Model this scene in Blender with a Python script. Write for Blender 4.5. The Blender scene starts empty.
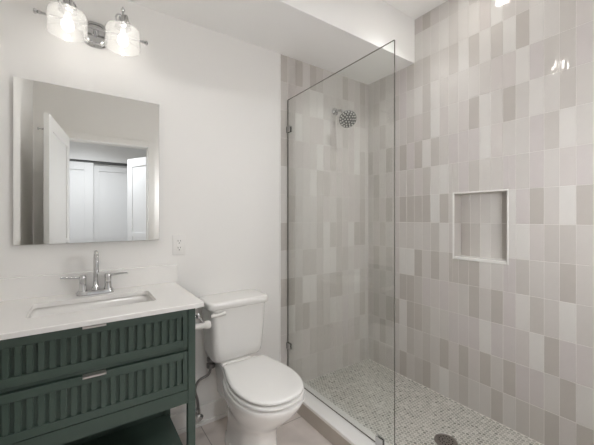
import bpy, bmesh, math, random
from mathutils import Vector, Matrix
random.seed(7)
PI = math.pi
S = bpy.context.scene
C = S.collection

# ------------------------------------------------------------------ camera, world, exposure
cam_d = bpy.data.cameras.new('camera')
cam_d.sensor_width = 36.0
cam_d.lens = 312.265 / 594.0 * 36.0
cam_d.shift_y = -5.3 / 594.0
cam_d.clip_start = 0.01
cam = bpy.data.objects.new('camera', cam_d)
C.objects.link(cam)
cam.location = (-2.1025, -1.9203, 1.2564)
cam.rotation_euler = (PI / 2, 0, -0.6067)
S.camera = cam
S.view_settings.view_transform = 'Standard'
S.view_settings.look = 'None'
S.view_settings.gamma = 1.0
S.view_settings.use_curve_mapping = False
S.view_settings.exposure = 0.67
w = bpy.data.worlds.new('world')
S.world = w
w.use_nodes = True
w.node_tree.nodes['Background'].inputs[0].default_value = (0.9, 0.93, 1.0, 1)
w.node_tree.nodes['Background'].inputs[1].default_value = 0.3
S.cycles.caustics_reflective = False
S.cycles.caustics_refractive = False
S.cycles.max_bounces = 32
S.cycles.diffuse_bounces = 24
S.cycles.glossy_bounces = 6
S.cycles.transparent_max_bounces = 16

# light strengths (the lamps themselves are built further down)
W_SHOWER, W_BATH, W_FILL, W_BULB, W_HALL_FILL = 8.5, 10.5, 10.5, 0.30, 56.0
NEUTRAL, COOL = (0.985, 0.985, 1.0), (0.93, 0.96, 1.0)


def ceiling_lamp_light(name, loc, power, col, parent, cone=158, blend=0.35, aim=(0, 0, -1)):
    d = bpy.data.lights.new(name, 'SPOT')
    d.shadow_soft_size = 0.028
    d.spot_size = math.radians(cone)
    d.spot_blend = blend
    d.energy = power
    d.color = col
    o = bpy.data.objects.new(name, d)
    C.objects.link(o)
    o.parent = parent
    o.location = Vector(loc) - Vector(parent.location)
    o.rotation_euler = Vector(aim).to_track_quat('-Z', 'Y').to_euler()
    return o


# ------------------------------------------------------------------ materials
MATS = {}


def mat(name, col, rough=0.5, metal=0.0, spec=0.5, coat=0.0, noise=0.0, nscale=20.0, bump=0.0, bscale=60.0,
        emis=None, estr=0.0, stretch=(1, 1, 1), bdist=0.002):
    if name in MATS:
        return MATS[name]
    m = bpy.data.materials.new(name)
    m.use_nodes = True
    nt = m.node_tree
    b = nt.nodes['Principled BSDF']
    b.inputs['Base Color'].default_value = (*col, 1)
    b.inputs['Roughness'].default_value = rough
    b.inputs['Metallic'].default_value = metal
    b.inputs['Specular IOR Level'].default_value = spec
    b.inputs['Coat Weight'].default_value = coat
    b.inputs['Coat Roughness'].default_value = 0.08
    tc = nt.nodes.new('ShaderNodeTexCoord')
    mp = nt.nodes.new('ShaderNodeMapping')
    mp.inputs['Scale'].default_value = stretch
    nt.links.new(tc.outputs['Object'], mp.inputs['Vector'])
    if noise:
        n = nt.nodes.new('ShaderNodeTexNoise')
        n.inputs['Scale'].default_value = nscale
        n.inputs['Detail'].default_value = 4
        nt.links.new(mp.outputs['Vector'], n.inputs['Vector'])
        r = nt.nodes.new('ShaderNodeMapRange')
        r.inputs['To Min'].default_value = 1 - noise
        r.inputs['To Max'].default_value = 1 + noise
        nt.links.new(n.outputs['Fac'], r.inputs['Value'])
        mx = nt.nodes.new('ShaderNodeMix')
        mx.data_type = 'RGBA'
        mx.blend_type = 'MULTIPLY'
        mx.inputs['Factor'].default_value = 1
        mx.inputs['A'].default_value = (*col, 1)
        nt.links.new(r.outputs['Result'], mx.inputs['B'])
        nt.links.new(mx.outputs['Result'], b.inputs['Base Color'])
    if bump:
        n2 = nt.nodes.new('ShaderNodeTexNoise')
        n2.inputs['Scale'].default_value = bscale
        n2.inputs['Detail'].default_value = 2
        nt.links.new(mp.outputs['Vector'], n2.inputs['Vector'])
        bp = nt.nodes.new('ShaderNodeBump')
        bp.inputs['Strength'].default_value = bump
        bp.inputs['Distance'].default_value = bdist
        nt.links.new(n2.outputs['Fac'], bp.inputs['Height'])
        nt.links.new(bp.outputs['Normal'], b.inputs['Normal'])
    if emis:
        b.inputs['Emission Color'].default_value = (*emis, 1)
        b.inputs['Emission Strength'].default_value = estr
    MATS[name] = m
    return m


def thin_glass(name, tint=(1, 1, 1), haze=0.0, gain=1.0):
    """Pane glass: what is not mirrored by Fresnel reflection passes straight through."""
    m = bpy.data.materials.new(name)
    m.use_nodes = True
    nt = m.node_tree
    nt.nodes.clear()
    out = nt.nodes.new('ShaderNodeOutputMaterial')
    geo = nt.nodes.new('ShaderNodeNewGeometry')
    dot = nt.nodes.new('ShaderNodeVectorMath')
    dot.operation = 'DOT_PRODUCT'
    nt.links.new(geo.outputs['Incoming'], dot.inputs[0])
    nt.links.new(geo.outputs['Normal'], dot.inputs[1])

    def math_(op, a, b=None):
        n = nt.nodes.new('ShaderNodeMath')
        n.operation = op
        for i, v in enumerate((a, b)):
            if v is None:
                continue
            if isinstance(v, (int, float)):
                n.inputs[i].default_value = v
            else:
                nt.links.new(v, n.inputs[i])
        return n.outputs[0]
    c = math_('ABSOLUTE', dot.outputs['Value'])
    f = math_('POWER', math_('SUBTRACT', 1.0, c), 5.0)
    f = math_('ADD', math_('MULTIPLY', f, 0.96), 0.04)
    f = math_('MULTIPLY', f, gain)
    tr = nt.nodes.new('ShaderNodeBsdfTransparent')
    tr.inputs['Color'].default_value = (*tint, 1)
    gl = nt.nodes.new('ShaderNodeBsdfGlossy')
    gl.inputs['Roughness'].default_value = 0.0
    last = tr.outputs[0]
    if haze:
        df = nt.nodes.new('ShaderNodeBsdfTranslucent')
        df.inputs['Color'].default_value = (0.95, 0.95, 0.93, 1)
        d2 = nt.nodes.new('ShaderNodeBsdfDiffuse')
        d2.inputs['Color'].default_value = (0.95, 0.95, 0.93, 1)
        ad = nt.nodes.new('ShaderNodeMixShader')
        ad.inputs[0].default_value = 0.5
        nt.links.new(df.outputs[0], ad.inputs[1])
        nt.links.new(d2.outputs[0], ad.inputs[2])
        mx = nt.nodes.new('ShaderNodeMixShader')
        mx.inputs[0].default_value = haze
        nt.links.new(last, mx.inputs[1])
        nt.links.new(ad.outputs[0], mx.inputs[2])
        last = mx.outputs[0]
    ms = nt.nodes.new('ShaderNodeMixShader')
    nt.links.new(f, ms.inputs[0])
    nt.links.new(last, ms.inputs[1])
    nt.links.new(gl.outputs[0], ms.inputs[2])
    nt.links.new(ms.outputs[0], out.inputs['Surface'])
    return m


def floor_tile_mat():
    """Large pinkish-beige floor tiles with thin grout and soft cloudy veining."""
    m = mat('bath_floor_tile', (0.50, 0.44, 0.40), 0.32, noise=0.06, nscale=3.0)
    nt = m.node_tree
    b = nt.nodes['Principled BSDF']
    tc = nt.nodes.new('ShaderNodeTexCoord')
    mp = nt.nodes.new('ShaderNodeMapping')
    mp.inputs['Rotation'].default_value = (0, 0, PI / 2)
    nt.links.new(tc.outputs['Object'], mp.inputs['Vector'])
    br = nt.nodes.new('ShaderNodeTexBrick')
    br.inputs['Scale'].default_value = 1.0
    br.inputs['Brick Width'].default_value = 0.6
    br.inputs['Row Height'].default_value = 0.3
    br.inputs['Mortar Size'].default_value = 0.0025
    br.inputs['Color1'].default_value = (0.69, 0.63, 0.595, 1)
    br.inputs['Color2'].default_value = (0.64, 0.58, 0.545, 1)
    br.inputs['Mortar'].default_value = (0.33, 0.29, 0.27, 1)
    nt.links.new(mp.outputs['Vector'], br.inputs['Vector'])
    no = nt.nodes.new('ShaderNodeTexNoise')
    no.inputs['Scale'].default_value = 2.4
    no.inputs['Detail'].default_value = 6
    no.inputs['Distortion'].default_value = 1.2
    nt.links.new(tc.outputs['Object'], no.inputs['Vector'])
    mr = nt.nodes.new('ShaderNodeMapRange')
    mr.inputs['From Min'].default_value = 0.3
    mr.inputs['From Max'].default_value = 0.7
    mr.inputs['To Min'].default_value = 0.86
    mr.inputs['To Max'].default_value = 1.16
    nt.links.new(no.outputs['Fac'], mr.inputs['Value'])
    mx = nt.nodes.new('ShaderNodeMix')
    mx.data_type = 'RGBA'
    mx.blend_type = 'MULTIPLY'
    mx.inputs['Factor'].default_value = 1
    nt.links.new(br.outputs['Color'], mx.inputs['A'])
    nt.links.new(mr.outputs['Result'], mx.inputs['B'])
    nt.links.new(mx.outputs['Result'], b.inputs['Base Color'])
    return m


PAINT = mat('wall_paint', (0.83, 0.82, 0.80), 0.55, spec=0.3, bump=0.05, bscale=250, bdist=0.0006)
CEIL = mat('ceiling_paint', (0.87, 0.865, 0.85), 0.65, spec=0.25, bump=0.04, bscale=250, bdist=0.0006)
HALLP = mat('hall_paint', (0.72, 0.72, 0.715), 0.6, spec=0.3, bump=0.04, bscale=250, bdist=0.0006)
TRIMW = mat('trim_white', (0.82, 0.81, 0.79), 0.35, noise=0.01)
DOORW = mat('door_white', (0.80, 0.80, 0.79), 0.35, noise=0.01)
GROUT = mat('tile_grout', (0.70, 0.675, 0.645), 0.85, noise=0.05, nscale=80)


def glaze(name, col):
    return mat(name, col, 0.06, spec=0.5, noise=0.035, nscale=14, bump=0.35, bscale=22, stretch=(1, 1, 0.6), bdist=0.004)


TONES = {
    'L': [glaze('glaze_light', (0.675, 0.66, 0.635)), glaze('glaze_light_warm', (0.665, 0.645, 0.62))],
    'M': [glaze('glaze_mid', (0.595, 0.57, 0.545)), glaze('glaze_mid_pink', (0.60, 0.567, 0.547)), glaze('glaze_mid_pale', (0.615, 0.592, 0.567))],
    'P': [glaze('glaze_pink', (0.59, 0.555, 0.545))],
    'K': [glaze('glaze_taupe_soft', (0.55, 0.524, 0.496))],
    'D': [glaze('glaze_taupe', (0.497, 0.467, 0.437)), glaze('glaze_taupe_grey', (0.51, 0.48, 0.45))],
}
TILE_MATS = [GROUT] + [m for k in 'LMPKD' for m in TONES[k]]


def tone_index(k):
    return TILE_MATS.index(random.choice(TONES[k]))


CHROME = mat('polished_chrome', (0.60, 0.60, 0.60), 0.07, metal=1.0, noise=0.01)
NICKEL = mat('brushed_nickel', (0.86, 0.81, 0.78), 0.4, metal=1.0, noise=0.02, nscale=200)
BRONZE = mat('drain_bronze', (0.34, 0.31, 0.29), 0.3, metal=0.9, noise=0.08)
DARK = mat('dark_void', (0.012, 0.012, 0.012), 0.8, noise=0.1)
PORC = mat('white_porcelain', (0.83, 0.82, 0.80), 0.12, spec=0.5, coat=0.3, noise=0.005)
SEATM = mat('toilet_seat_plastic', (0.78, 0.77, 0.75), 0.22, noise=0.005)
QUARTZ = mat('white_quartz', (0.83, 0.82, 0.80), 0.2, noise=0.012, nscale=120)
BASIN = mat('sink_ceramic', (0.80, 0.79, 0.77), 0.15, noise=0.005)
GREEN = mat('green_lacquer', (0.046, 0.072, 0.058), 0.42, noise=0.06, nscale=30)
GREEND = mat('green_lacquer_groove', (0.046, 0.072, 0.058), 0.5, noise=0.06, nscale=30)
MIRROR = mat('mirror_silver', (0.94, 0.945, 0.93), 0.0, metal=1.0, noise=0.003)
MIRBACK = mat('mirror_backing', (0.25, 0.25, 0.24), 0.7, noise=0.05)
PLASTIC = mat('outlet_plastic', (0.80, 0.79, 0.77), 0.35, noise=0.01)
GLASS = thin_glass('shower_glass', tint=(0.975, 0.985, 0.975), gain=1.4)
SHADEG = thin_glass('shade_glass', haze=0.17)
GEDGE = mat('glass_edge', (0.10, 0.095, 0.08), 0.15, noise=0.05)
BULBG = thin_glass('bulb_glass', haze=0.25)
BULB = mat('lit_bulb', (1, 1, 1), 0.4, emis=(1.0, 0.96, 0.91), estr=W_BULB / (PI * 2 * PI * 0.008 * 0.038), noise=0.002)
FILL_GLOBE = mat('fill_globe_glow', (0.9, 0.9, 0.9), 0.3, emis=(0.97, 0.975, 1.0), estr=W_FILL / (PI * 4 * PI * 0.09 ** 2), noise=0.002)
LENS = mat('lit_lens', (1, 1, 1), 0.4, emis=(1.0, 0.96, 0.90), estr=50.0, noise=0.002)
CURBT = mat('curb_tile', (0.44, 0.40, 0.355), 0.3, noise=0.08, nscale=9)
HOSE = mat('braided_hose', (0.25, 0.24, 0.235), 0.35, metal=0.8, noise=0.25, nscale=300)
CAPW = mat('white_enamel', (0.82, 0.80, 0.77), 0.25, noise=0.005)
HALLF = mat('hall_floor', (0.35, 0.30, 0.26), 0.4, noise=0.15, nscale=6, stretch=(1, 8, 1))
CLOSETW = mat('closet_door_white', (0.78, 0.785, 0.79), 0.4, noise=0.01)
TRACK = mat('closet_track', (0.10, 0.10, 0.10), 0.5, noise=0.05)
BATHF = floor_tile_mat()


# ------------------------------------------------------------------ mesh helpers
def BM():
    return bmesh.new()


def face(bm, vs, mi=0):
    f = bm.faces.new(vs)
    f.material_index = mi
    return f


def box(bm, x0, x1, y0, y1, z0, z1, mi=0, bevel=0.0, seg=2):
    x0, x1 = min(x0, x1), max(x0, x1)
    y0, y1 = min(y0, y1), max(y0, y1)
    z0, z1 = min(z0, z1), max(z0, z1)
    v = [bm.verts.new((x, y, z)) for z in (z0, z1) for y in (y0, y1) for x in (x0, x1)]
    fs = [face(bm, [v[i] for i in q], mi) for q in ((0, 2, 3, 1), (4, 5, 7, 6), (0, 1, 5, 4), (2, 6, 7, 3), (0, 4, 6, 2), (1, 3, 7, 5))]
    if bevel:
        es = list({e for f in fs for e in f.edges})
        bmesh.ops.bevel(bm, geom=es, offset=bevel, segments=seg, affect='EDGES', profile=0.5, material=-1)
    return v


def ring_loft(bm, rings, mi=0, cap0=True, cap1=True, closed=True):
    vs = [[bm.verts.new(p) for p in r] for r in rings]
    n = len(vs[0])
    for a, b in zip(vs[:-1], vs[1:]):
        for i in range(n if closed else n - 1):
            j = (i + 1) % n
            face(bm, [a[i], a[j], b[j], b[i]], mi)
    if cap0:
        face(bm, list(reversed(vs[0])), mi)
    if cap1:
        face(bm, vs[-1], mi)
    return vs


def frame_for(axis):
    z = Vector(axis).normalized()
    h = Vector((0, 0, 1)) if abs(z.z) < 0.9 else Vector((1, 0, 0))
    x = h.cross(z).normalized()
    return x, z.cross(x), z


def lathe(bm, prof, origin, axis=(0, 0, 1), n=32, mi=0, cap0=True, cap1=True):
    """prof: (radius, distance along axis) pairs"""
    x, y, z = frame_for(axis)
    o = Vector(origin)
    rings = []
    for r, h in prof:
        rings.append([o + z * h + (x * math.cos(2 * PI * i / n) + y * math.sin(2 * PI * i / n)) * max(r, 1e-5) for i in range(n)])
    return ring_loft(bm, rings, mi, cap0, cap1)


def spline(pts, per=8):
    P = [Vector(p) for p in pts]
    P = [P[0] * 2 - P[1]] + P + [P[-1] * 2 - P[-2]]
    out = []
    for i in range(1, len(P) - 2):
        p0, p1, p2, p3 = P[i - 1:i + 3]
        for k in range(per):
            t = k / per
            out.append(0.5 * ((2 * p1) + (p2 - p0) * t + (2 * p0 - 5 * p1 + 4 * p2 - p3) * t * t + (3 * p1 - p0 - 3 * p2 + p3) * t ** 3))
    out.append(P[-2])
    return out


def tube(bm, pts, r, n=14, mi=0):
    P = [Vector(p) for p in pts]
    rings = []
    prev = None
    for i, p in enumerate(P):
        t = (P[min(i + 1, len(P) - 1)] - P[max(i - 1, 0)]).normalized()
        if prev is None:
            x, y, _ = frame_for(t)
        else:
            x = (prev - t * prev.dot(t)).normalized()
            y = t.cross(x)
        prev = x
        rr = r(i / (len(P) - 1)) if callable(r) else r
        rings.append([p + (x * math.cos(2 * PI * k / n) + y * math.sin(2 * PI * k / n)) * rr for k in range(n)])
    return ring_loft(bm, rings, mi)


def plate(bm, outline, axis_n, thick, origin=(0, 0, 0), mi=0):
    """extrude a closed outline (3-D points) along axis_n"""
    n = Vector(axis_n) * thick
    a = [Vector(p) + Vector(origin) for p in outline]
    return ring_loft(bm, [a, [p + n for p in a]], mi)


ROOT = {}


def obj(name, bm, mats, parent=None, smooth=None, origin=None):
    me = bpy.data.meshes.new(name)
    bmesh.ops.recalc_face_normals(bm, faces=bm.faces)
    if parent is not None:
        o0 = Vector(ROOT[parent.name])
    elif origin is not None:
        o0 = Vector(origin)
    else:
        xs = [v.co.copy() for v in bm.verts]
        lo = [min(p[i] for p in xs) for i in range(3)]
        hi = [max(p[i] for p in xs) for i in range(3)]
        o0 = Vector(((lo[0] + hi[0]) / 2, (lo[1] + hi[1]) / 2, lo[2]))
    bmesh.ops.translate(bm, verts=bm.verts, vec=-o0)
    bm.to_mesh(me)
    bm.free()
    for m in (mats if isinstance(mats, (list, tuple)) else [mats]):
        me.materials.append(m)
    if smooth is not None:
        for p in me.polygons:
            p.use_smooth = True
        me.set_sharp_from_angle(angle=math.radians(smooth))
    o = bpy.data.objects.new(name, me)
    C.objects.link(o)
    if parent is not None:
        o.parent = parent
    else:
        o.location = o0
    ROOT[o.name] = o0
    return o


def tag(o, label, cat, group=None):
    o['label'] = label
    o['category'] = cat
    if group:
        o['group'] = group
    return o


def thing(name, label, cat, loc, group=None):
    o = bpy.data.objects.new(name, None)
    o.empty_display_size = 0.05
    C.objects.link(o)
    o.location = loc
    ROOT[o.name] = Vector(loc)
    return tag(o, label, cat, group)


def struct(name, bm, mats, smooth=None, origin=(0, 0, 0)):
    o = obj(name, bm, mats, smooth=smooth, origin=origin)
    o['kind'] = 'structure'
    return o


# ------------------------------------------------------------------ the room
XL, YF, ZC, ZF = -2.47, -1.985, 2.767, -0.015     # left wall, wall with the doorway, ceiling, bath floor
GX, CI, CO, CT = -0.855, -0.808, -0.950, 0.097    # glass, curb inner/outer faces, curb top
TX = -0.915                                       # tile starts here on the back wall
ROW = 0.2045
GAP = 0.0011


def row_z(r):
    return 1.2172 - (r - 5) * ROW


def tile(bm, to3, u0, u1, v0, v1, depth, mi):
    """one glazed tile: face pulled slightly out of plane at random, with pillowed edges"""
    if u1 - u0 < 0.006 or v1 - v0 < 0.006:
        return
    e = 0.0016
    cs = [(u0, v0), (u1, v0), (u1, v1), (u0, v1)]
    ins = [(u0 + e, v0 + e), (u1 - e, v0 + e), (u1 - e, v1 - e), (u0 + e, v1 - e)]
    a = random.uniform(-1, 1) * 0.0003
    b = random.uniform(-1, 1) * 0.0003
    outer = [bm.verts.new(to3(u, v, 0.0016)) for u, v in cs]
    inner = [bm.verts.new(to3(u, v, a * sx + b * sy)) for (u, v), sx, sy in zip(ins, (-1, 1, 1, -1), (-1, -1, 1, 1))]
    face(bm, inner, mi)
    for i in range(4):
        j = (i + 1) % 4
        face(bm, [outer[i], outer[j], inner[j], inner[i]], mi)


def rects_minus(u0, u1, v0, v1, hole):
    a0, a1, b0, b1 = hole
    if u1 <= a0 or u0 >= a1 or v1 <= b0 or v0 >= b1:
        return [(u0, u1, v0, v1)]
    out = []
    if u0 < a0:
        out.append((u0, a0, v0, v1))
    if u1 > a1:
        out.append((a1, u1, v0, v1))
    m0, m1 = max(u0, a0), min(u1, a1)
    if v0 < b0:
        out.append((m0, m1, v0, b0))
    if v1 > b1:
        out.append((m0, m1, b1, v1))
    return out


# tones read off the photograph, one letter per tile (row -2 at the ceiling ... row 11 at the shower floor)
#        c0                        c23
RIGHT = {
    -2: 'MMMMKMKPDMMMLMMLMLMMLMMM',
    -1: 'MMMMMKMLLLLMLLMLMMLMKMLM',
    0: 'MMKMMPKMKMMKLKLKLDLMKMPM',
    1: 'MKMMKPMLKLMMMMMMMLPKKPMM',
    2: 'MMKMMMKMKLMMMDLMDMLMKMMM',
    3: 'KMMDMDPDLKMPPPLMMMPKLMMM',
    4: 'MDMMMMKMKLLMPKMMPMPMMPMM',
    5: 'MKMDMDDDDLDMMMMMLPDMLDMM',
    6: 'MMKMMMMMMKLMMMMMLLMKKMMM',
    7: 'MDMKMLLDMDMDDDLMPKMMDMMM',
    8: 'MMKMMDDKPMPMMDMDPLKMLMMM',
    9: 'MKMDDLDDKMMPPPLPPMLDPPMM',
    10: 'MMDMMLKMKMDMDMDMDPPMDLMM',
    11: 'MKMMMDMKDMLMKMMDMKKDMDMM',
}
BACK = {  # a0 at the corner ... a13 beside the toilet
    0: 'MDMMDMMMKDMDMD',
    1: 'MKMLMMMMLLMMMM',
    2: 'MMLMKMMLMMMLMK',
    3: 'MKLMMMKMLMMMMD',
    4: 'MKMMMMMKKLMMKM',
    5: 'MDMMMKMMKMMMDM',
    6: 'MDDLMKKLKMMMKD',
    7: 'MMMMKKLLMKKMMM',
    8: 'MKLMMDKMKLLKDD',
    9: 'MDMMPMLMKMDKLM',
    10: 'MMKMPMMKKKMMMM',
    11: 'MKMMKMMMKMMKMM',
}
NY0, NY1, NZ0, NZ1, ND = -1.098, -0.777, 0.982, 1.415, 0.09


def zrows(z0, z1):
    out = []
    for r in range(-2, 12):
        b, t = row_z(r), row_z(r - 1)
        b, t = max(b, z0), min(t, z1)
        if t - b > 0.012:
            out.append((r, b, t))
    return out


# right wall, tiled, with the niche cut into it
bm = BM()
for r, b, t in zrows(0.0, ZC):
    for c in range(0, 31):
        v1 = 0.0085 - 0.0679 * c if c else 0.0
        v0 = 0.0085 - 0.0679 * (c + 1)
        v0 = max(v0, YF)
        k = RIGHT[r][c] if c < len(RIGHT[r]) else random.choice('MMKLPMD')
        mi = tone_index(k)
        for (a0, a1, b0, b1) in rects_minus(v0 + GAP / 2, v1 - GAP / 2, b + GAP / 2, t - GAP / 2, (NY0 - 0.011, NY1 + 0.011, NZ0 - 0.011, NZ1 + 0.011)):
            tile(bm, lambda u, v, d: (d, u, v), a0, a1, b0, b1, 0, mi)
g = 0.0012
for (y0, y1, z0, z1) in ((YF - 0.1, NY0, ZF - 0.1, ZC + 0.1), (NY1, 0.1, ZF - 0.1, ZC + 0.1), (NY0, NY1, ZF - 0.1, NZ0), (NY0, NY1, NZ1, ZC + 0.1)):
    box(bm, g, 0.2, y0, y1, z0, z1, 0)
box(bm, ND + 0.001, 0.2, NY0, NY1, NZ0, NZ1, 0)
nt_ = {'top': 'KMMLD', 'bot': 'DKLMD'}
for kk, (z0, z1) in (('top', (row_z(5), NZ1)), ('bot', (NZ0, row_z(5)))):
    for i in range(5):
        y1 = NY1 - i * 0.0645
        y0 = max(NY0, y1 - 0.0645)
        tile(bm, lambda u, v, d: (ND + d, u, v), y0 + GAP / 2, y1 - GAP / 2, z0 + GAP / 2, z1 - GAP / 2, 0, tone_index(nt_[kk][i]))
# niche cheeks, tiled
for yy, sgn in ((NY0, 1), (NY1, -1)):
    for (z0, z1, k) in ((row_z(5), NZ1 - 0.004, 'K'), (NZ0 + 0.004, row_z(5), 'M')):
        tile(bm, lambda u, v, d: (u, yy + sgn * 0.003 - sgn * d, v), 0.004, ND - 0.001, z0, z1, 0, tone_index(k))
struct('wall_right', bm, TILE_MATS)

# white edging around the niche
bm = BM()
for (y0, y1, z0, z1) in ((NY0 - 0.010, NY0 - 0.002, NZ0 - 0.010, NZ1 + 0.010), (NY1 + 0.002, NY1 + 0.010, NZ0 - 0.010, NZ1 + 0.010),
                         (NY0 - 0.002, NY1 + 0.002, NZ1 + 0.002, NZ1 + 0.010)):
    box(bm, -0.002, 0.012, y0, y1, z0, z1, 0, 0.0015, 1)
box(bm, -0.004, ND + 0.001, NY0 + 0.002, NY1 - 0.002, NZ0 - 0.010, NZ0 + 0.008, 0, 0.0015, 1)
struct('trim_1', bm, [QUARTZ])

# back wall: painted, tiled inside the shower
bm = BM()
n_t = len(TILE_MATS)
box(bm, XL - 0.1, TX - 0.006, 0.0, 0.12, ZF - 0.1, ZC + 0.1, n_t)
box(bm, TX - 0.006, 0.1, g, 0.12, ZF - 0.1, ZC + 0.1, 0)
for r, b, t in zrows(0.0, 2.434):
    for a in range(14):
        u1 = -(0.0359 + 0.0681 * (a - 1)) if a else 0.0
        u0 = -(0.0359 + 0.0681 * a)
        u0 = max(u0, TX)
        tile(bm, lambda u, v, d: (u, d, v), u0 + GAP / 2, u1 - GAP / 2, b + GAP / 2, t - GAP / 2, 0, tone_index(BACK[r][a]))
struct('wall_back', bm, TILE_MATS + [PAINT])
bm = BM()
box(bm, TX - 0.008, TX + 0.001, -0.003, 0.01, ZF, 2.434, 0, 0.001, 1)
struct('trim_2', bm, [QUARTZ])

bm = BM()
box(bm, XL - 0.12, XL, YF - 0.1, 0.1, ZF - 0.1, ZC + 0.1)
struct('wall_left', bm, [PAINT])
bm = BM()
DX0, DX1, DZ = -2.205, -1.465, 2.05               # doorway opening
for (x0, x1, z0, z1) in ((XL - 0.1, DX0, ZF - 0.1, ZC + 0.1), (DX1, 0.1, ZF - 0.1, ZC + 0.1), (DX0, DX1, DZ, ZC + 0.1)):
    box(bm, x0, x1, YF - 0.115, YF, z0, z1)
struct('wall_front', bm, [PAINT])
bm = BM()
for yy0, yy1 in ((YF, YF + 0.014), (YF - 0.129, YF - 0.115)):
    box(bm, DX0 - 0.06, DX0 + 0.008, yy0, yy1, ZF, DZ + 0.06, 0, 0.003, 1)
    box(bm, DX1 - 0.008, DX1 + 0.06, yy0, yy1, ZF, DZ + 0.06, 0, 0.003, 1)
    box(bm, DX0 + 0.008, DX1 - 0.008, yy0, yy1, DZ - 0.008, DZ + 0.06, 0, 0.003, 1)
struct('trim_3', bm, [TRIMW])

bm = BM()
box(bm, XL - 0.1, 0.1, YF - 0.1, 0.1, ZC, ZC + 0.1)
struct('ceiling', bm, [CEIL])
bm = BM()
box(bm, XL, 0.0, -0.47, 0.0, 2.434, ZC)
struct('ceiling_soffit', bm, [CEIL])

bm = BM()
box(bm, XL - 0.1, CO + 0.02, YF - 0.12, 0.1, ZF - 0.1, ZF)
struct('floor', bm, [BATHF])

# shower floor of small hexagon mosaic
HEXM = [mat('mosaic_grout', (0.80, 0.78, 0.735), 0.8, noise=0.05, nscale=90)] + [
    mat(n_, c_, 0.3, noise=0.05, nscale=40) for n_, c_ in (
        ('mosaic_white', (0.62, 0.605, 0.565)), ('mosaic_cream', (0.50, 0.485, 0.445)), ('mosaic_grey', (0.44, 0.43, 0.39)),
        ('mosaic_green_grey', (0.37, 0.37, 0.33)), ('mosaic_dark', (0.26, 0.26, 0.23)))]
bm = BM()
box(bm, CI - 0.02, 0.02, YF, 0.02, -0.06, -0.0012, 0)
DRX, DRY = -0.417, -0.957
hp = 0.0215
hr = hp / math.sqrt(3) * 0.82
j = 0
y = -hp / 2
while y > YF + hp / 2:
    x = CI + hp * (0.5 if j % 2 else 0.99)
    while x < -hp * 0.45:
        if (x - DRX) ** 2 + (y - DRY) ** 2 > 0.064 ** 2:
            mi = random.choices((1, 2, 3, 4, 5), (8, 34, 32, 18, 8))[0]
            vs = [bm.verts.new((x + hr * math.sin(k * PI / 3), y + hr * math.cos(k * PI / 3), 0.0)) for k in range(6)]
            face(bm, vs, mi)
        x += hp
    y -= hp * math.sqrt(3) / 2
    j += 1
struct('shower_floor', bm, HEXM)

# curb between bath floor and shower
bm = BM()
box(bm, CO + 0.006, CI - 0.004, YF, 0.0, ZF, CT - 0.02, 1)
box(bm, CO, CI, YF, 0.0, CT - 0.02, CT, 0, 0.002, 1)
struct('shower_curb', bm, [QUARTZ, CURBT])

# baseboards
bm = BM()
box(bm, XL, TX - 0.008, -0.014, 0.0, ZF, 0.098, 0, 0.003, 1)
box(bm, XL, TX - 0.008, -0.030, -0.014, ZF, 0.006, 0, 0.004, 2)
struct('baseboard_back', bm, [TRIMW])
bm = BM()
box(bm, XL, XL + 0.014, YF, -0.030, ZF, 0.098, 0, 0.003, 1)
struct('baseboard_left', bm, [TRIMW])

# ------------------------------------------------------------------ hall and closet seen in the mirror
HY = -3.52
bm = BM()
box(bm, -3.3, -1.1, HY - 0.8, YF - 0.115, ZF - 0.1, ZF)
struct('floor_hall', bm, [HALLF])
bm = BM()
box(bm, -3.3, -1.1, HY - 0.8, YF - 0.115, 2.6, 2.7)
struct('ceiling_hall', bm, [CEIL])
bm = BM()
box(bm, -3.3, -3.2, HY - 0.8, YF - 0.1, ZF, 2.65)
struct('wall_hall_left', bm, [HALLP])
bm = BM()
box(bm, -1.2, -1.1, HY - 0.8, YF - 0.1, ZF, 2.65)
struct('wall_hall_right', bm, [HALLP])
bm = BM()
box(bm, -3.2, -1.2, HY - 0.12, HY, 2.075, 2.65)
box(bm, -3.2, -2.95, HY - 0.12, HY, ZF, 2.075)
box(bm, -3.2, -1.2, HY - 0.70, HY - 0.6, ZF, 2.65)
struct('wall_hall_back', bm, [HALLP])
bm = BM()
box(bm, -2.95, -1.2, HY - 0.10, HY - 0.02, 2.045, 2.075)
struct('trim_4', bm, [TRACK])


def shaker_door(name, p0, p1, z0, z1, t=0.035, mids=(), stile=0.11, m=None):
    """door leaf from p0 to p1 (x,y), recessed flat panels both faces"""
    bm = BM()
    L = (Vector(p1) - Vector(p0)).length
    box(bm, 0, L, -t / 2 + 0.010, t / 2 - 0.010, 0, z1 - z0)
    for (a, b) in ((0, stile), (L - stile, L)):
        box(bm, a, b, -t / 2, t / 2, 0, z1 - z0, 0, 0.002, 1)
    for (a, b) in [(0, 0.2), (z1 - z0 - stile, z1 - z0)] + [(m_ - stile / 2, m_ + stile / 2) for m_ in mids]:
        box(bm, stile, L - stile, -t / 2, t / 2, a, b, 0, 0.002, 1)
    ang = math.atan2(p1[1] - p0[1], p1[0] - p0[0])
    bmesh.ops.transform(bm, matrix=Matrix.Translation((p0[0], p0[1], z0)) @ Matrix.Rotation(ang, 4, 'Z'), verts=bm.verts)
    o = obj(name, bm, [m or DOORW], origin=(p0[0], p0[1], z0))
    o['kind'] = 'structure'
    return o


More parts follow.
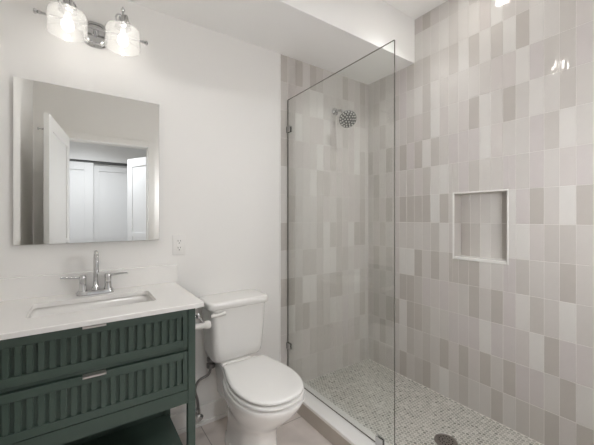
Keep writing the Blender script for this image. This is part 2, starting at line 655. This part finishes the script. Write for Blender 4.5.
d1 = shaker_door('door_1', (-2.207, -1.950), (-2.313, -1.150), 0.0, 2.045, mids=(1.0,))
bm = BM()
lathe(bm, [(0.012, 0), (0.012, 0.004), (0.006, 0.006), (0.005, 0.03), (0.009, 0.036), (0.009, 0.042), (0.0, 0.044)], (-2.327, -1.19, 1.93), (-1, -0.13, 0), 16)
obj('robe_hook', bm, [CHROME], parent=d1, smooth=40)
shaker_door('door_2', (-2.93, HY - 0.04), (-1.945, HY - 0.04), 0.0, 2.045, mids=(), m=CLOSETW)
shaker_door('door_3', (-1.985, HY - 0.08), (-1.21, HY - 0.08), 0.0, 2.045, mids=(), m=CLOSETW)
shaker_door('door_4', (-1.559, -2.968), (-1.245, -2.290), 0.0, 2.045, mids=(1.0,), m=CLOSETW)

# ------------------------------------------------------------------ lamps
def recessed_light(loc, label, power, col, cone=158, blend=0.35, aim=(0, 0, -1)):
    x, y, z = loc
    t = thing('recessed_ceiling_light', label, 'ceiling light', (x, y, z))
    bm = BM()
    lathe(bm, [(0.042, -0.0005), (0.062, -0.0005), (0.064, -0.003), (0.060, -0.007), (0.044, -0.009), (0.042, -0.0005)], loc, (0, 0, 1), 40, cap0=False, cap1=False)
    obj('trim_ring', bm, [CAPW], t, 40)
    bm = BM()
    lathe(bm, [(0.0, -0.002), (0.042, -0.002), (0.042, 0.0), (0.0, 0.0)], loc, (0, 0, 1), 40)
    obj('lens', bm, [LENS], t, 40)
    ceiling_lamp_light('downlight', (x, y, z - 0.03), power, col, t, cone, blend, aim)
    return t


recessed_light((-0.32, -0.95, ZC), 'round white recessed ceiling light above the shower floor', W_SHOWER, NEUTRAL, 94, 0.8, (-0.13, 0.70, -1.74))
recessed_light((-1.82, -0.87, ZC), 'round white recessed ceiling light above the toilet and vanity', W_BATH, NEUTRAL, 136, 1.0)
SCX, SCY, SCZ = -0.92, YF + 0.13, 1.50  # added fill lamp, out of view, brightens the lower half of the room
gl = thing('added_fill_globe', 'added white fill globe, out of view beside the doorway facing the shower', 'wall light', (SCX, YF, SCZ))
bm = BM()
lathe(bm, [(0.0, 0.0), (0.055, 0.0), (0.055, 0.010), (0.045, 0.016), (0.030, 0.018), (0.030, 0.045), (0.0, 0.045)], (SCX, YF, SCZ), (0, 1, 0), n=32)
obj('canopy', bm, [CAPW], gl, 40)
bm = BM()
lathe(bm, [(0.09 * math.sin(PI * k / 20), 0.09 * math.cos(PI * k / 20)) for k in range(20, -1, -1)], (SCX, SCY, SCZ), n=40)
obj('globe', bm, [FILL_GLOBE], gl, 60)
recessed_light((-2.05, -2.75, 2.6), 'added recessed fill light, out of view in the hall outside the door', W_HALL_FILL, COOL, 140, 1.0)  # added unseen lamp, lights the closet doors for the mirror

# vanity light over the mirror
FXC, FZB = -2.038, 2.198
vl = thing('vanity_light', 'chrome two-lamp wall light with clear glass drum shades above the mirror', 'wall light', (FXC, 0, 2.14))
bm = BM()
sc_ = [(0.052 * math.cos(a), 0, 0.058 * math.sin(a)) for a in [2 * PI * i / 48 for i in range(48)]]


def shield(s, z0=0.0):
    out = []
    for i in range(48):
        a = 2 * PI * i / 48
        c, q = math.cos(a), math.sin(a)
        n = 3.2
        rr = (abs(c) ** n + abs(q) ** n) ** (-1 / n)
        out.append((0.055 * s * rr * c, 0.064 * s * rr * q))
    return out


zc = 2.195
rings = []
for s, yy in ((1.0, 0.0), (1.0, -0.012), (0.93, -0.018), (0.80, -0.020), (0.76, -0.026), (0.70, -0.028), (0.66, -0.022)):
    rings.append([(FXC + u, yy, zc + v) for u, v in shield(s)])
ring_loft(bm, rings)
obj('backplate', bm, [CHROME], vl, 35)
bm = BM()
tube(bm, [(FXC, -0.02, 2.203), (FXC, -0.058, 2.203)], 0.011)
tube(bm, [(-2.262, -0.058, 2.203), (-1.818, -0.058, 2.203)], 0.006)
for xx, s in ((-2.262, -1), (-1.818, 1)):
    lathe(bm, [(0.006, -0.012), (0.0085, -0.010), (0.0085, 0.0), (0.006, 0.002), (0.011, 0.006), (0.012, 0.013), (0.008, 0.018), (0.0, 0.019)], (xx, -0.058, 2.203), (s, 0, 0), 20)
obj('crossbar', bm, [CHROME], vl, 40)
for xs in (-2.150, -1.927):
    o3 = (xs, -0.14, 0)
    bm = BM()
    tube(bm, spline([(xs, -0.058, 2.203), (xs, -0.060, 2.228), (xs, -0.075, 2.246), (xs, -0.14, 2.25)], 5), 0.006)
    lathe(bm, [(0.033, 2.200), (0.036, 2.202), (0.036, 2.212), (0.030, 2.216), (0.024, 2.218), (0.020, 2.222), (0.020, 2.252), (0.017, 2.258), (0.008, 2.262),
               (0.005, 2.266), (0.005, 2.284), (0.009, 2.288), (0.010, 2.294), (0.006, 2.300), (0.003, 2.306), (0.0, 2.312)], o3, (0, 0, 1), 28)
    for k in range(4):
        a = k * PI / 2 + 0.5
        c, s = math.cos(a), math.sin(a)
        tube(bm, spline([(xs + 0.034 * c, -0.14 + 0.034 * s, 2.212), (xs + 0.038 * c, -0.14 + 0.038 * s, 2.235), (xs + 0.028 * c, -0.14 + 0.028 * s, 2.256), (xs + 0.012 * c, -0.14 + 0.012 * s, 2.262)], 5), 0.0035, 8)
    lh = obj('lamp_holder', bm, [CHROME], vl, 40)
    bm = BM()
    pr = [(0.034, 2.204), (0.066, 2.202), (0.075, 2.196), (0.0775, 2.186), (0.078, 2.15), (0.0785, 2.100)]
    pin = [(r - 0.003, h - (0.003 if i < 3 else 0)) for i, (r, h) in enumerate(pr)]
    lathe(bm, pr + list(reversed(pin)), o3, (0, 0, 1), 48, cap0=False, cap1=False)
    obj('glass_shade', bm, [SHADEG], vl, 50)
    bm = BM()
    lathe(bm, [(0.0, 2.112), (0.010, 2.113), (0.018, 2.118), (0.0235, 2.127), (0.025, 2.137), (0.023, 2.149), (0.017, 2.164), (0.0135, 2.176), (0.013, 2.198), (0.0, 2.199)], o3, (0, 0, 1), 28)
    bo = obj('bulb', bm, [BULBG], vl, 60)
    bm = BM()
    lathe(bm, [(0.0, 2.126), (0.006, 2.128), (0.008, 2.134), (0.008, 2.156), (0.005, 2.162), (0.0, 2.163)], o3, (0, 0, 1), 16)
    obj('filament', bm, [BULB], bo, 60)

# ------------------------------------------------------------------ mirror
MX0, MX1, MZ0, MZ1, MY = -2.352, -1.736, 1.129, 1.894, -0.024
t = thing('wall_mirror', 'large frameless rectangular mirror hanging above the sink', 'mirror', ((MX0 + MX1) / 2, 0, MZ0))
bm = BM()
bv, dp = 0.024, 0.0005
o4 = [bm.verts.new(p) for p in ((MX0, MY, MZ0), (MX1, MY, MZ0), (MX1, MY, MZ1), (MX0, MY, MZ1))]
i4 = [bm.verts.new(p) for p in ((MX0 + bv, MY - dp, MZ0 + bv), (MX1 - bv, MY - dp, MZ0 + bv), (MX1 - bv, MY - dp, MZ1 - bv), (MX0 + bv, MY - dp, MZ1 - bv))]
b4 = [bm.verts.new(p) for p in ((MX0, MY + 0.004, MZ0), (MX1, MY + 0.004, MZ0), (MX1, MY + 0.004, MZ1), (MX0, MY + 0.004, MZ1))]
face(bm, i4, 0)
face(bm, list(reversed(b4)), 1)
for i in range(4):
    k = (i + 1) % 4
    face(bm, [o4[i], o4[k], i4[k], i4[i]], 0)
    face(bm, [b4[i], b4[k], o4[k], o4[i]], 1)
obj('mirror_glass', bm, [MIRROR, mat('mirror_edge', (0.45, 0.46, 0.44), 0.2, noise=0.02)], t)
bm = BM()
box(bm, MX0 + 0.05, MX1 - 0.05, MY + 0.004, -0.0005, MZ0 + 0.05, MZ1 - 0.05)
obj('backing', bm, [MIRBACK], t)

# ------------------------------------------------------------------ outlet
OX, OZ = -1.622, 1.093
t = thing('electrical_outlet', 'white wall outlet with two sockets right of the mirror', 'outlet', (OX, 0, OZ - 0.06))
bm = BM()
box(bm, OX - 0.037, OX + 0.037, -0.006, 0.0, OZ - 0.059, OZ + 0.059, 0, 0.003, 2)
obj('cover_plate', bm, [PLASTIC], t, 40)
bm = BM()
box(bm, OX - 0.017, OX + 0.017, -0.008, -0.005, OZ - 0.034, OZ + 0.034, 0, 0.001, 1)
for dz in (-0.020, 0.020):
    for dx, hh in ((-0.007, 0.005), (0.007, 0.004)):
        box(bm, OX + dx - 0.0012, OX + dx + 0.0012, -0.0084, -0.0079, OZ + dz - hh + 0.004, OZ + dz + hh + 0.004, 1)
    lathe(bm, [(0.0028, 0), (0.0028, 0.0005)], (OX, -0.0079, OZ + dz - 0.009), (0, -1, 0), 12, 1)
for dz in (-0.003, 0.004):
    box(bm, OX - 0.006, OX + 0.006, -0.0086, -0.0078, OZ + dz - 0.002, OZ + dz + 0.002, 0)
obj('receptacle', bm, [PLASTIC, DARK], t)

# ------------------------------------------------------------------ vanity cabinet
VX0, VX1, VY, VT = -2.405, -1.685, -0.533, 0.8585
PW = 0.031
vanity = thing('vanity_cabinet', 'dark green two-drawer vanity cabinet with fluted drawer fronts and open lower shelf', 'vanity', ((VX0 + VX1) / 2, VY / 2, ZF))
bm = BM()
RB = 0.447
box(bm, VX0, VX0 + 0.016, VY + PW, -0.036 - 0.0, RB, VT)              # side panels
box(bm, VX1 - 0.016, VX1, VY + PW, -0.036, RB, VT)
for xa in (VX0, VX1 - PW):
    for ya in (VY, -0.036 - PW + 0.0):
        box(bm, xa, xa + PW, ya, ya + PW, RB, VT, 0, 0.0012, 1)
box(bm, VX0 + PW, VX1 - PW, VY + 0.002, VY + 0.024, RB, 0.503)         # bottom rail
box(bm, VX0 + PW, VX1 - PW, VY + 0.002, VY + 0.024, VT - 0.0006, VT)
box(bm, VX0 + PW, VX1 - PW, -0.06, -0.045, RB, VT)                     # back panel
box(bm, VX0 + 0.016, VX1 - 0.016, VY + 0.024, -0.06, RB + 0.02, RB + 0.034)  # bottom panel
box(bm, VX0 + PW, VX1 - PW, VY + 0.012, VY + 0.030, 0.677, 0.692)
box(bm, VX0 + PW, VX1 - PW, -0.060, -0.050, 0.148, RB + 0.02)
obj('body', bm, [GREEN], vanity)
for xa in (VX0, VX1 - PW):
    for ya in (VY, -0.036 - PW):
        bm = BM()
        box(bm, xa, xa + PW, ya, ya + PW, ZF, RB, 0, 0.0012, 1)
        obj('leg', bm, [GREEN], vanity)
bm = BM()
box(bm, VX0 + 0.006, VX1 - 0.006, VY + 0.02, -0.045, 0.125, 0.147, 0, 0.001, 1)
obj('shelf', bm, [GREEN], vanity)


def drawer(z0, z1):
    x0, x1 = VX0 + PW + 0.003, VX1 - PW - 0.003
    f, th = VY - 0.001, 0.020
    st, rl = 0.020, 0.030
    bm = BM()
    box(bm, x0, x0 + st, f, f + th, z0, z1, 0, 0.001, 1)
    box(bm, x1 - st, x1, f, f + th, z0, z1, 0, 0.001, 1)
    box(bm, x0 + st, x1 - st, f, f + th, z0, z0 + rl, 0, 0.001, 1)
    box(bm, x0 + st, x1 - st, f, f + th, z1 - rl, z1, 0, 0.001, 1)
    box(bm, x0 + st, x1 - st, f + 0.013, f + th, z0 + rl, z1 - rl, 0)     # groove bottom
    n = 20
    p = (x1 - x0 - 2 * st) / n
    for i in range(n):
        a = x0 + st + p * i
        box(bm, a + p * 0.19, a + p * 0.81, f + 0.003, f + 0.014, z0 + rl, z1 - rl, 0, 0.0015, 1)
    # tray behind the front
    box(bm, x0 + 0.01, x1 - 0.01, f + th, -0.10, z0 + 0.012, z0 + 0.022, 0)
    d = obj('drawer', bm, [GREEN], vanity)
    bm = BM()
    hx0, hx1 = -2.096, -2.022
    box(bm, hx0, hx1, f - 0.016, f + 0.012, z1 + 0.0004, z1 + 0.0024, 0)
    box(bm, hx0, hx1, f - 0.016, f - 0.013, z1 - 0.0050, z1 + 0.0024, 0, 0.0006, 1)
    h = obj('pull', bm, [NICKEL], d)
    h['label'] = 'brushed nickel edge pull'
    return d


drawer(0.695, 0.8550)
drawer(0.507, 0.673)

# counter with undermount basin
CX0, CX1, CY, CZ0, CZ1 = -2.445, -1.648, -0.547, 0.8590, 0.879
SX0, SX1, SY0, SY1 = -2.272, -1.816, -0.392, -0.152
vt = thing('vanity_countertop', 'white quartz countertop with backsplash on the green vanity', 'countertop', ((CX0 + CX1) / 2, -0.29, CZ0))


def rrect(x0, x1, y0, y1, r, n=6):
    out = []
    for cx_, cy_, a0 in ((x1 - r, y1 - r, 0), (x0 + r, y1 - r, PI / 2), (x0 + r, y0 + r, PI), (x1 - r, y0 + r, 1.5 * PI)):
        for k in range(n + 1):
            a = a0 + PI / 2 * k / n
            out.append((cx_ + r * math.cos(a), cy_ + r * math.sin(a)))
    return out


def ring_between(bm, A_, B_, mi=0):
    n = len(A_)
    for i in range(n):
        k = (i + 1) % n
        face(bm, [A_[i], A_[k], B_[k], B_[i]], mi)


bm = BM()
outer = rrect(CX0, CX1, CY, -0.001, 0.012)
outer_i = rrect(CX0 + 0.003, CX1 - 0.003, CY + 0.003, -0.001, 0.010)
hole = rrect(SX0, SX1, SY0, SY1, 0.022)
vo = [[bm.verts.new((x, y, z)) for x, y in pts] for pts, z in ((outer, CZ0), (outer, CZ1 - 0.003), (outer_i, CZ1), (hole, CZ1), (hole, CZ0))]
for a, b in ((0, 1), (1, 2), (2, 3), (3, 4), (4, 0)):
    ring_between(bm, vo[a], vo[b])
obj('counter_slab', bm, [QUARTZ], vt, 40)
bm = BM()
box(bm, CX0, -1.636, -0.020, -0.001, CZ1, 0.980, 0, 0.0015, 1)
obj('backsplash', bm, [QUARTZ], vt)
bm = BM()
rings = []
for ins, z, r in ((-0.004, CZ0 - 0.0005, 0.026), (-0.003, 0.80, 0.026), (0.004, 0.765, 0.026), (0.018, 0.752, 0.03), (0.04, 0.748, 0.03)):
    rings.append([(x, y, z) for x, y in rrect(SX0 + ins, SX1 - ins, SY0 + ins, SY1 - ins, r)])
vs = ring_loft(bm, rings, cap0=False, cap1=True)
basin = obj('sink_basin', bm, [BASIN], vt, 50)
sm = basin.modifiers.new('shell', 'SOLIDIFY')
sm.thickness = 0.006
sm.offset = 1.0
bm = BM()
lathe(bm, [(0.022, 0.7482), (0.022, 0.7500), (0.016, 0.7505), (0.014, 0.7490), (0.0, 0.7490)], (-2.044, -0.25, 0), n=24)
obj('drain', bm, [CHROME], basin, 40)

# faucet
FX, FY = -2.040, -0.085
fa = thing('faucet', 'chrome two-handle gooseneck faucet behind the sink', 'faucet', (FX, FY, CZ1))
bm = BM()
pts = rrect(FX - 0.078, FX + 0.078, FY - 0.026, FY + 0.026, 0.022)
p2 = rrect(FX - 0.074, FX + 0.074, FY - 0.022, FY + 0.022, 0.019)
ring_loft(bm, [[(x, y, CZ1) for x, y in pts], [(x, y, CZ1 + 0.014) for x, y in pts], [(x, y, CZ1 + 0.020) for x, y in p2]])
obj('base_plate', bm, [CHROME], fa, 40)
bm = BM()
lathe(bm, [(0.017, CZ1 + 0.019), (0.017, CZ1 + 0.03), (0.013, CZ1 + 0.04), (0.011, CZ1 + 0.06)], (FX, FY, 0), n=24)
gn = [(FX, FY, CZ1 + 0.055), (FX, FY, 0.98), (FX, FY, 1.03)]
for k in range(1, 11):
    a = PI * 1.04 * k / 10
    gn.append((FX, FY - 0.048 + 0.048 * math.cos(a), 1.040 + 0.048 * math.sin(a)))
gn.append((FX, gn[-1][1] - 0.001, 1.008))
tube(bm, gn, 0.0098, 18)
lathe(bm, [(0.0098, 0.0), (0.0112, -0.002), (0.0112, -0.014), (0.008, -0.016)], (FX, gn[-1][1], 1.012), n=18)
obj('spout', bm, [CHROME], fa, 40)
for s in (-1, 1):
    hx = FX + s * 0.0525
    bm = BM()
    lathe(bm, [(0.0185, CZ1 + 0.019), (0.0185, CZ1 + 0.024), (0.0155, CZ1 + 0.034), (0.0145, CZ1 + 0.06), (0.0155, CZ1 + 0.078), (0.0155, CZ1 + 0.090), (0.012, CZ1 + 0.096), (0.0, CZ1 + 0.097)], (hx, FY, 0), n=24)
    tube(bm, [(hx + s * 0.012, FY, CZ1 + 0.086), (hx + s * 0.045, FY - 0.004, CZ1 + 0.089), (hx + s * 0.088, FY - 0.010, CZ1 + 0.091)], lambda q: 0.0062 - 0.0020 * q, 12)
    obj('handle', bm, [CHROME], fa, 40)

# ------------------------------------------------------------------ toilet
TXC, TKC = -1.340, -1.324
toilet = thing('toilet', 'white two-piece toilet with closed lid between vanity and shower', 'toilet', (TXC, -0.42, ZF))


def rr3(x0, x1, y0, y1, r, z, n=6):
    return [(x, y, z) for x, y in rrect(x0, x1, y0, y1, r, n)]


bm = BM()
rings = []
for z, hw_, yf, yb, r in ((0.412, 0.132, -0.176, -0.045, 0.03), (0.418, 0.147, -0.190, -0.035, 0.035), (0.434, 0.157, -0.201, -0.026, 0.04), (0.47, 0.162, -0.208, -0.021, 0.04),
                          (0.55, 0.167, -0.212, -0.018, 0.04), (0.65, 0.175, -0.216, -0.016, 0.04), (0.734, 0.179, -0.219, -0.015, 0.04)):
    rings.append(rr3(TKC - hw_, TKC + hw_, yf, yb, r, z))
ring_loft(bm, rings)
obj('tank', bm, [PORC], toilet, 50)
bm = BM()
rings = []
for z, q in ((0.7345, 0.004), (0.739, 0.0), (0.764, 0.0), (0.771, 0.003), (0.7745, 0.010), (0.7755, 0.022)):
    rings.append(rr3(TKC - 0.200 + q, TKC + 0.191 - q, -0.236 + q, -0.010 - q, 0.038, z, 8))
ring_loft(bm, rings)
obj('tank_lid', bm, [PORC], toilet, 50)
bm = BM()
lathe(bm, [(0.011, 0), (0.011, 0.006), (0.007, 0.008), (0.007, 0.016)], (TXC - 0.152, -0.217, 0.706), (0, -1, 0), 18)
tube(bm, spline([(TXC - 0.170, -0.233, 0.708), (TXC - 0.14, -0.238, 0.707), (TXC - 0.115, -0.243, 0.711), (TXC - 0.09, -0.248, 0.717)], 5), lambda q: 0.0085 + 0.002 * q, 14)
obj('flush_lever', bm, [CAPW], toilet, 40)


def seat_outline(s=0.0, n=9):
    half = [(0.0, -0.285), (0.085, -0.285), (0.116, -0.286), (0.127, -0.296), (0.141, -0.345), (0.158, -0.41), (0.170, -0.48), (0.1735, -0.545), (0.166, -0.61), (0.146, -0.67), (0.110, -0.721), (0.061, -0.751), (0.0, -0.761)]
    sp = spline([(x, y, 0) for x, y in half], 4)
    pts = [(p.x, p.y) for p in sp]
    pts = pts + [(-x, y) for x, y in reversed(pts[1:-1])]
    cx_, cy_ = 0, -0.53
    out = []
    for x, y in pts:
        d = math.hypot(x - cx_, y - cy_)
        k = (d - s) / d
        out.append((TXC + cx_ + (x - cx_) * k, cy_ + (y - cy_) * k))
    return out


bm = BM()
rings = [[(x, y, z) for x, y in seat_outline(q)] for z, q in ((0.421, 0.066), (0.4315, 0.064), (0.4325, 0.007), (0.435, 0.004), (0.442, 0.004), (0.4465, 0.008), (0.449, 0.018), (0.4505, 0.05), (0.4510, 0.10))]
ring_loft(bm, rings)
for s in (-1, 1):
    box(bm, TXC + s * 0.075 - 0.02, TXC + s * 0.075 + 0.02, -0.285, -0.262, 0.408, 0.440, 0, 0.006, 2)
obj('seat_lid', bm, [SEATM], toilet, 50)
bm = BM()
rings = [[(x, y, z) for x, y in seat_outline(q)] for z, q in ((0.4000, 0.066), (0.4085, 0.064), (0.4095, 0.004), (0.412, 0.0), (0.420, 0.0), (0.4225, 0.003), (0.423, 0.012))]
ring_loft(bm, rings)
obj('seat_ring', bm, [SEATM], toilet, 50)


def egg(hw_, yf, yb, z, n=56, pw=2.2, pb=3.0, ym=None):
    if ym is None:
        ym = yf + min(hw_ * 1.35, (yb - yf) * 0.6)
    out = []
    for i in range(n):
        a = 2 * PI * i / n
        c, s = math.cos(a), math.sin(a)
        if s < 0:
            e = 2 / pw
            out.append((TXC + hw_ * math.copysign(abs(c) ** e, c), ym - (ym - yf) * abs(s) ** e, z))
        else:
            e = 2 / pb
            out.append((TXC + hw_ * math.copysign(abs(c) ** e, c), ym + (yb - ym) * abs(s) ** e, z))
    return out


bm = BM()
secs = [(ZF, 0.110, -0.590, -0.17), (0.02, 0.108, -0.587, -0.17), (0.035, 0.100, -0.578, -0.18), (0.12, 0.097, -0.570, -0.19), (0.185, 0.101, -0.580, -0.19),
        (0.225, 0.114, -0.612, -0.19), (0.262, 0.133, -0.656, -0.20), (0.30, 0.150, -0.694, -0.21), (0.34, 0.166, -0.732, -0.22), (0.372, 0.174, -0.754, -0.23),
        (0.390, 0.176, -0.762, -0.235), (0.397, 0.175, -0.761, -0.236), (0.4000, 0.169, -0.755, -0.24)]
ring_loft(bm, [egg(h_, yf, yb, z, pb=2.2 + 0.8 * (z < 0.2)) for z, h_, yf, yb in secs])
ring_loft(bm, [rr3(TXC - h_, TXC + h_, y0, -0.06, 0.03, z) for z, h_, y0 in ((0.20, 0.078, -0.25), (0.30, 0.085, -0.29), (0.395, 0.098, -0.30), (0.4035, 0.096, -0.30))])
box(bm, TXC - 0.090, TXC + 0.090, -0.20, -0.06, 0.39, 0.4115, 0, 0.006, 2)
obj('bowl', bm, [PORC], toilet, 50)
for s in (-1, 1):
    bm = BM()
    lathe(bm, [(0.014, 0), (0.014, 0.006), (0.011, 0.014), (0.005, 0.018), (0.0, 0.019)], (TXC + s * 0.095, -0.33, 0.022), n=16)
    obj('bolt_cap', bm, [CAPW], toilet, 40)

# water supply: hose from the tank inlet to a stop valve low on the wall
sv = thing('supply_valve', 'chrome stop valve with braided hose low on the wall beside the vanity leg', 'valve', (-1.522, 0, 0.06))
bm = BM()
lathe(bm, [(0.024, 0), (0.022, 0.006), (0.012, 0.010), (0.008, 0.012), (0.008, 0.05)], (-1.523, -0.0145, 0.078), (0, -1, 0), 20)
lathe(bm, [(0.012, 0), (0.012, 0.03), (0.009, 0.032), (0.009, 0.045)], (-1.523, -0.055, 0.068), (0, 0, 1), 18)
obj('valve_body', bm, [CHROME], sv, 40)
bm = BM()
lathe(bm, [(0.006, 0), (0.006, 0.012), (0.019, 0.014), (0.020, 0.020), (0.012, 0.024), (0, 0.024)], (-1.523, -0.064, 0.076), (0, -1, 0), 18)
obj('valve_handle', bm, [CHROME], sv, 40)
bm = BM()
lathe(bm, [(0.016, 0), (0.026, 0.005), (0.026, 0.028), (0.015, 0.032), (0.015, 0.040), (0.024, 0.044), (0.024, 0.061)], (-1.456, -0.080, 0.350), (0, 0, 1), 16)
tube(bm, spline([(-1.523, -0.055, 0.11), (-1.530, -0.056, 0.17), (-1.545, -0.06, 0.235), (-1.525, -0.066, 0.286), (-1.472, -0.076, 0.312), (-1.456, -0.080, 0.352)], 8), 0.0075, 12)
obj('supply_hose', bm, [HOSE], sv, 40)

# toilet paper holder on the vanity's right side
TPY, TPZ = -0.30, 0.690
tp = thing('toilet_paper_holder', 'white and chrome empty toilet paper holder fixed to the side of the vanity', 'toilet paper holder', (VX1, TPY, TPZ))
bm = BM()
lathe(bm, [(0.017, 0), (0.017, 0.006), (0.011, 0.009), (0.009, 0.070), (0.014, 0.076), (0.015, 0.088), (0.0, 0.092)], (VX1, TPY, TPZ + 0.055), (1, 0, 0), 20)
obj('wall_post', bm, [CHROME], tp, 40)
bm = BM()
tube(bm, [(VX1 + 0.082, TPY, TPZ + 0.052), (VX1 + 0.118, TPY - 0.002, TPZ + 0.008)], 0.006, 10)
obj('arm', bm, [CHROME], tp, 40)
bm = BM()
lathe(bm, [(0.0, 0), (0.015, 0.001), (0.015, 0.105), (0.016, 0.112), (0.021, 0.118), (0.022, 0.138), (0.018, 0.146), (0.0, 0.147)], (VX1 + 0.0005, TPY, TPZ), (1, 0, 0), 28)
obj('roller', bm, [CAPW], tp, 40)

# ------------------------------------------------------------------ shower glass
GY0, GY1, GZ1, GT = -0.950, -0.006, 2.113, 0.008
sg = thing('shower_glass_panel', 'tall fixed clear glass shower panel standing on the white curb', 'shower screen', (GX, (GY0 + GY1) / 2, CT))
bm = BM()
v = box(bm, GX - GT / 2, GX + GT / 2, GY0, GY1, CT + 0.002, GZ1)
for f in bm.faces:
    n = f.calc_center_median()
    if abs(n.x - GX) < 0.002:
        f.material_index = 1
obj('pane', bm, [GLASS, GEDGE], sg)
for zz in (1.895, 0.32):
    bm = BM()
    for s in (-1, 1):
        box(bm, GX + s * 0.0042, GX + s * 0.011, -0.046, -0.002, zz - 0.022, zz + 0.022, 0, 0.001, 1)
    box(bm, GX - 0.011, GX + 0.011, -0.0055, -0.0004, zz - 0.022, zz + 0.022, 0)
    obj('wall_clip', bm, [BRONZE if False else CHROME], sg)
for yy in (-0.86,):
    bm = BM()
    for s in (-1, 1):
        box(bm, GX + s * 0.0042, GX + s * 0.011, yy - 0.022, yy + 0.022, CT, CT + 0.044, 0, 0.001, 1)
    obj('curb_clip', bm, [CHROME], sg)

# ------------------------------------------------------------------ shower head
sh = thing('overhead_shower', 'round chrome shower head on a short arm from the tiled wall', 'shower head', (-0.391, 0, 2.12))
bm = BM()
lathe(bm, [(0.031, 0.0), (0.030, 0.004), (0.020, 0.010), (0.012, 0.013)], (-0.391, 0.0012, 2.118), (0, -1, 0), 28)
obj('flange', bm, [CHROME], sh, 40)
HC = Vector((-0.412, -0.170, 2.010))
HN = Vector((-0.42, -0.72, -0.55)).normalized()
bm = BM()
tube(bm, spline([(-0.391, -0.004, 2.118), (-0.393, -0.05, 2.116), (-0.398, -0.09, 2.098), HC - HN * 0.062], 7), 0.0095, 16)
lathe(bm, [(0.0, -0.072), (0.014, -0.068), (0.017, -0.058), (0.014, -0.048)], HC, HN, 20)
obj('shower_arm', bm, [CHROME], sh, 40)
bm = BM()
lathe(bm, [(0.013, -0.052), (0.018, -0.046), (0.030, -0.034), (0.056, -0.020), (0.067, -0.012), (0.069, -0.004), (0.066, 0.0)], HC, HN, 40, cap1=False)
obj('head_shell', bm, [CHROME], sh, 40)
bm = BM()
lathe(bm, [(0.066, 0.0), (0.062, 0.0015), (0.030, 0.003), (0.0, 0.0035)], HC, HN, 40, cap0=True)
hx_, hy_, hz_ = frame_for(HN)
for rr, nn in ((0.0, 1), (0.022, 6), (0.041, 11), (0.057, 16)):
    for k in range(nn):
        a = 2 * PI * k / nn
        p = HC + hz_ * 0.0018 + (hx_ * math.cos(a) + hy_ * math.sin(a)) * rr
        lathe(bm, [(0.0066, 0.0), (0.0052, 0.004), (0.0, 0.0045)], p, HN, 8, 1)
obj('spray_face', bm, [mat('spray_face_grey', (0.11, 0.11, 0.105), 0.3, metal=0.4, noise=0.05), mat('nozzle_rubber', (0.62, 0.61, 0.58), 0.5, noise=0.03)], sh, 40)

# ------------------------------------------------------------------ shower drain
dr = thing('shower_drain', 'round dark bronze drain set in the hexagon mosaic shower floor', 'drain', (DRX, DRY, 0))
bm = BM()
lathe(bm, [(0.062, -0.001), (0.060, 0.003), (0.052, 0.0035), (0.050, 0.001)], (DRX, DRY, 0), n=40, cap0=True, cap1=True)
obj('drain_ring', bm, [BRONZE], dr, 40)
bm = BM()
lathe(bm, [(0.049, 0.0012), (0.047, 0.0035), (0.0, 0.0045)], (DRX, DRY, 0), n=40)
for rr, nn in ((0.018, 8), (0.035, 14)):
    for k in range(nn):
        a = 2 * PI * k / nn
        lathe(bm, [(0.0035, 0.0036), (0.0035, 0.0046), (0.0, 0.0047)], (DRX + rr * math.cos(a), DRY + rr * math.sin(a), 0), n=8, mi=1)
obj('drain_grate', bm, [BRONZE, DARK], dr, 40)
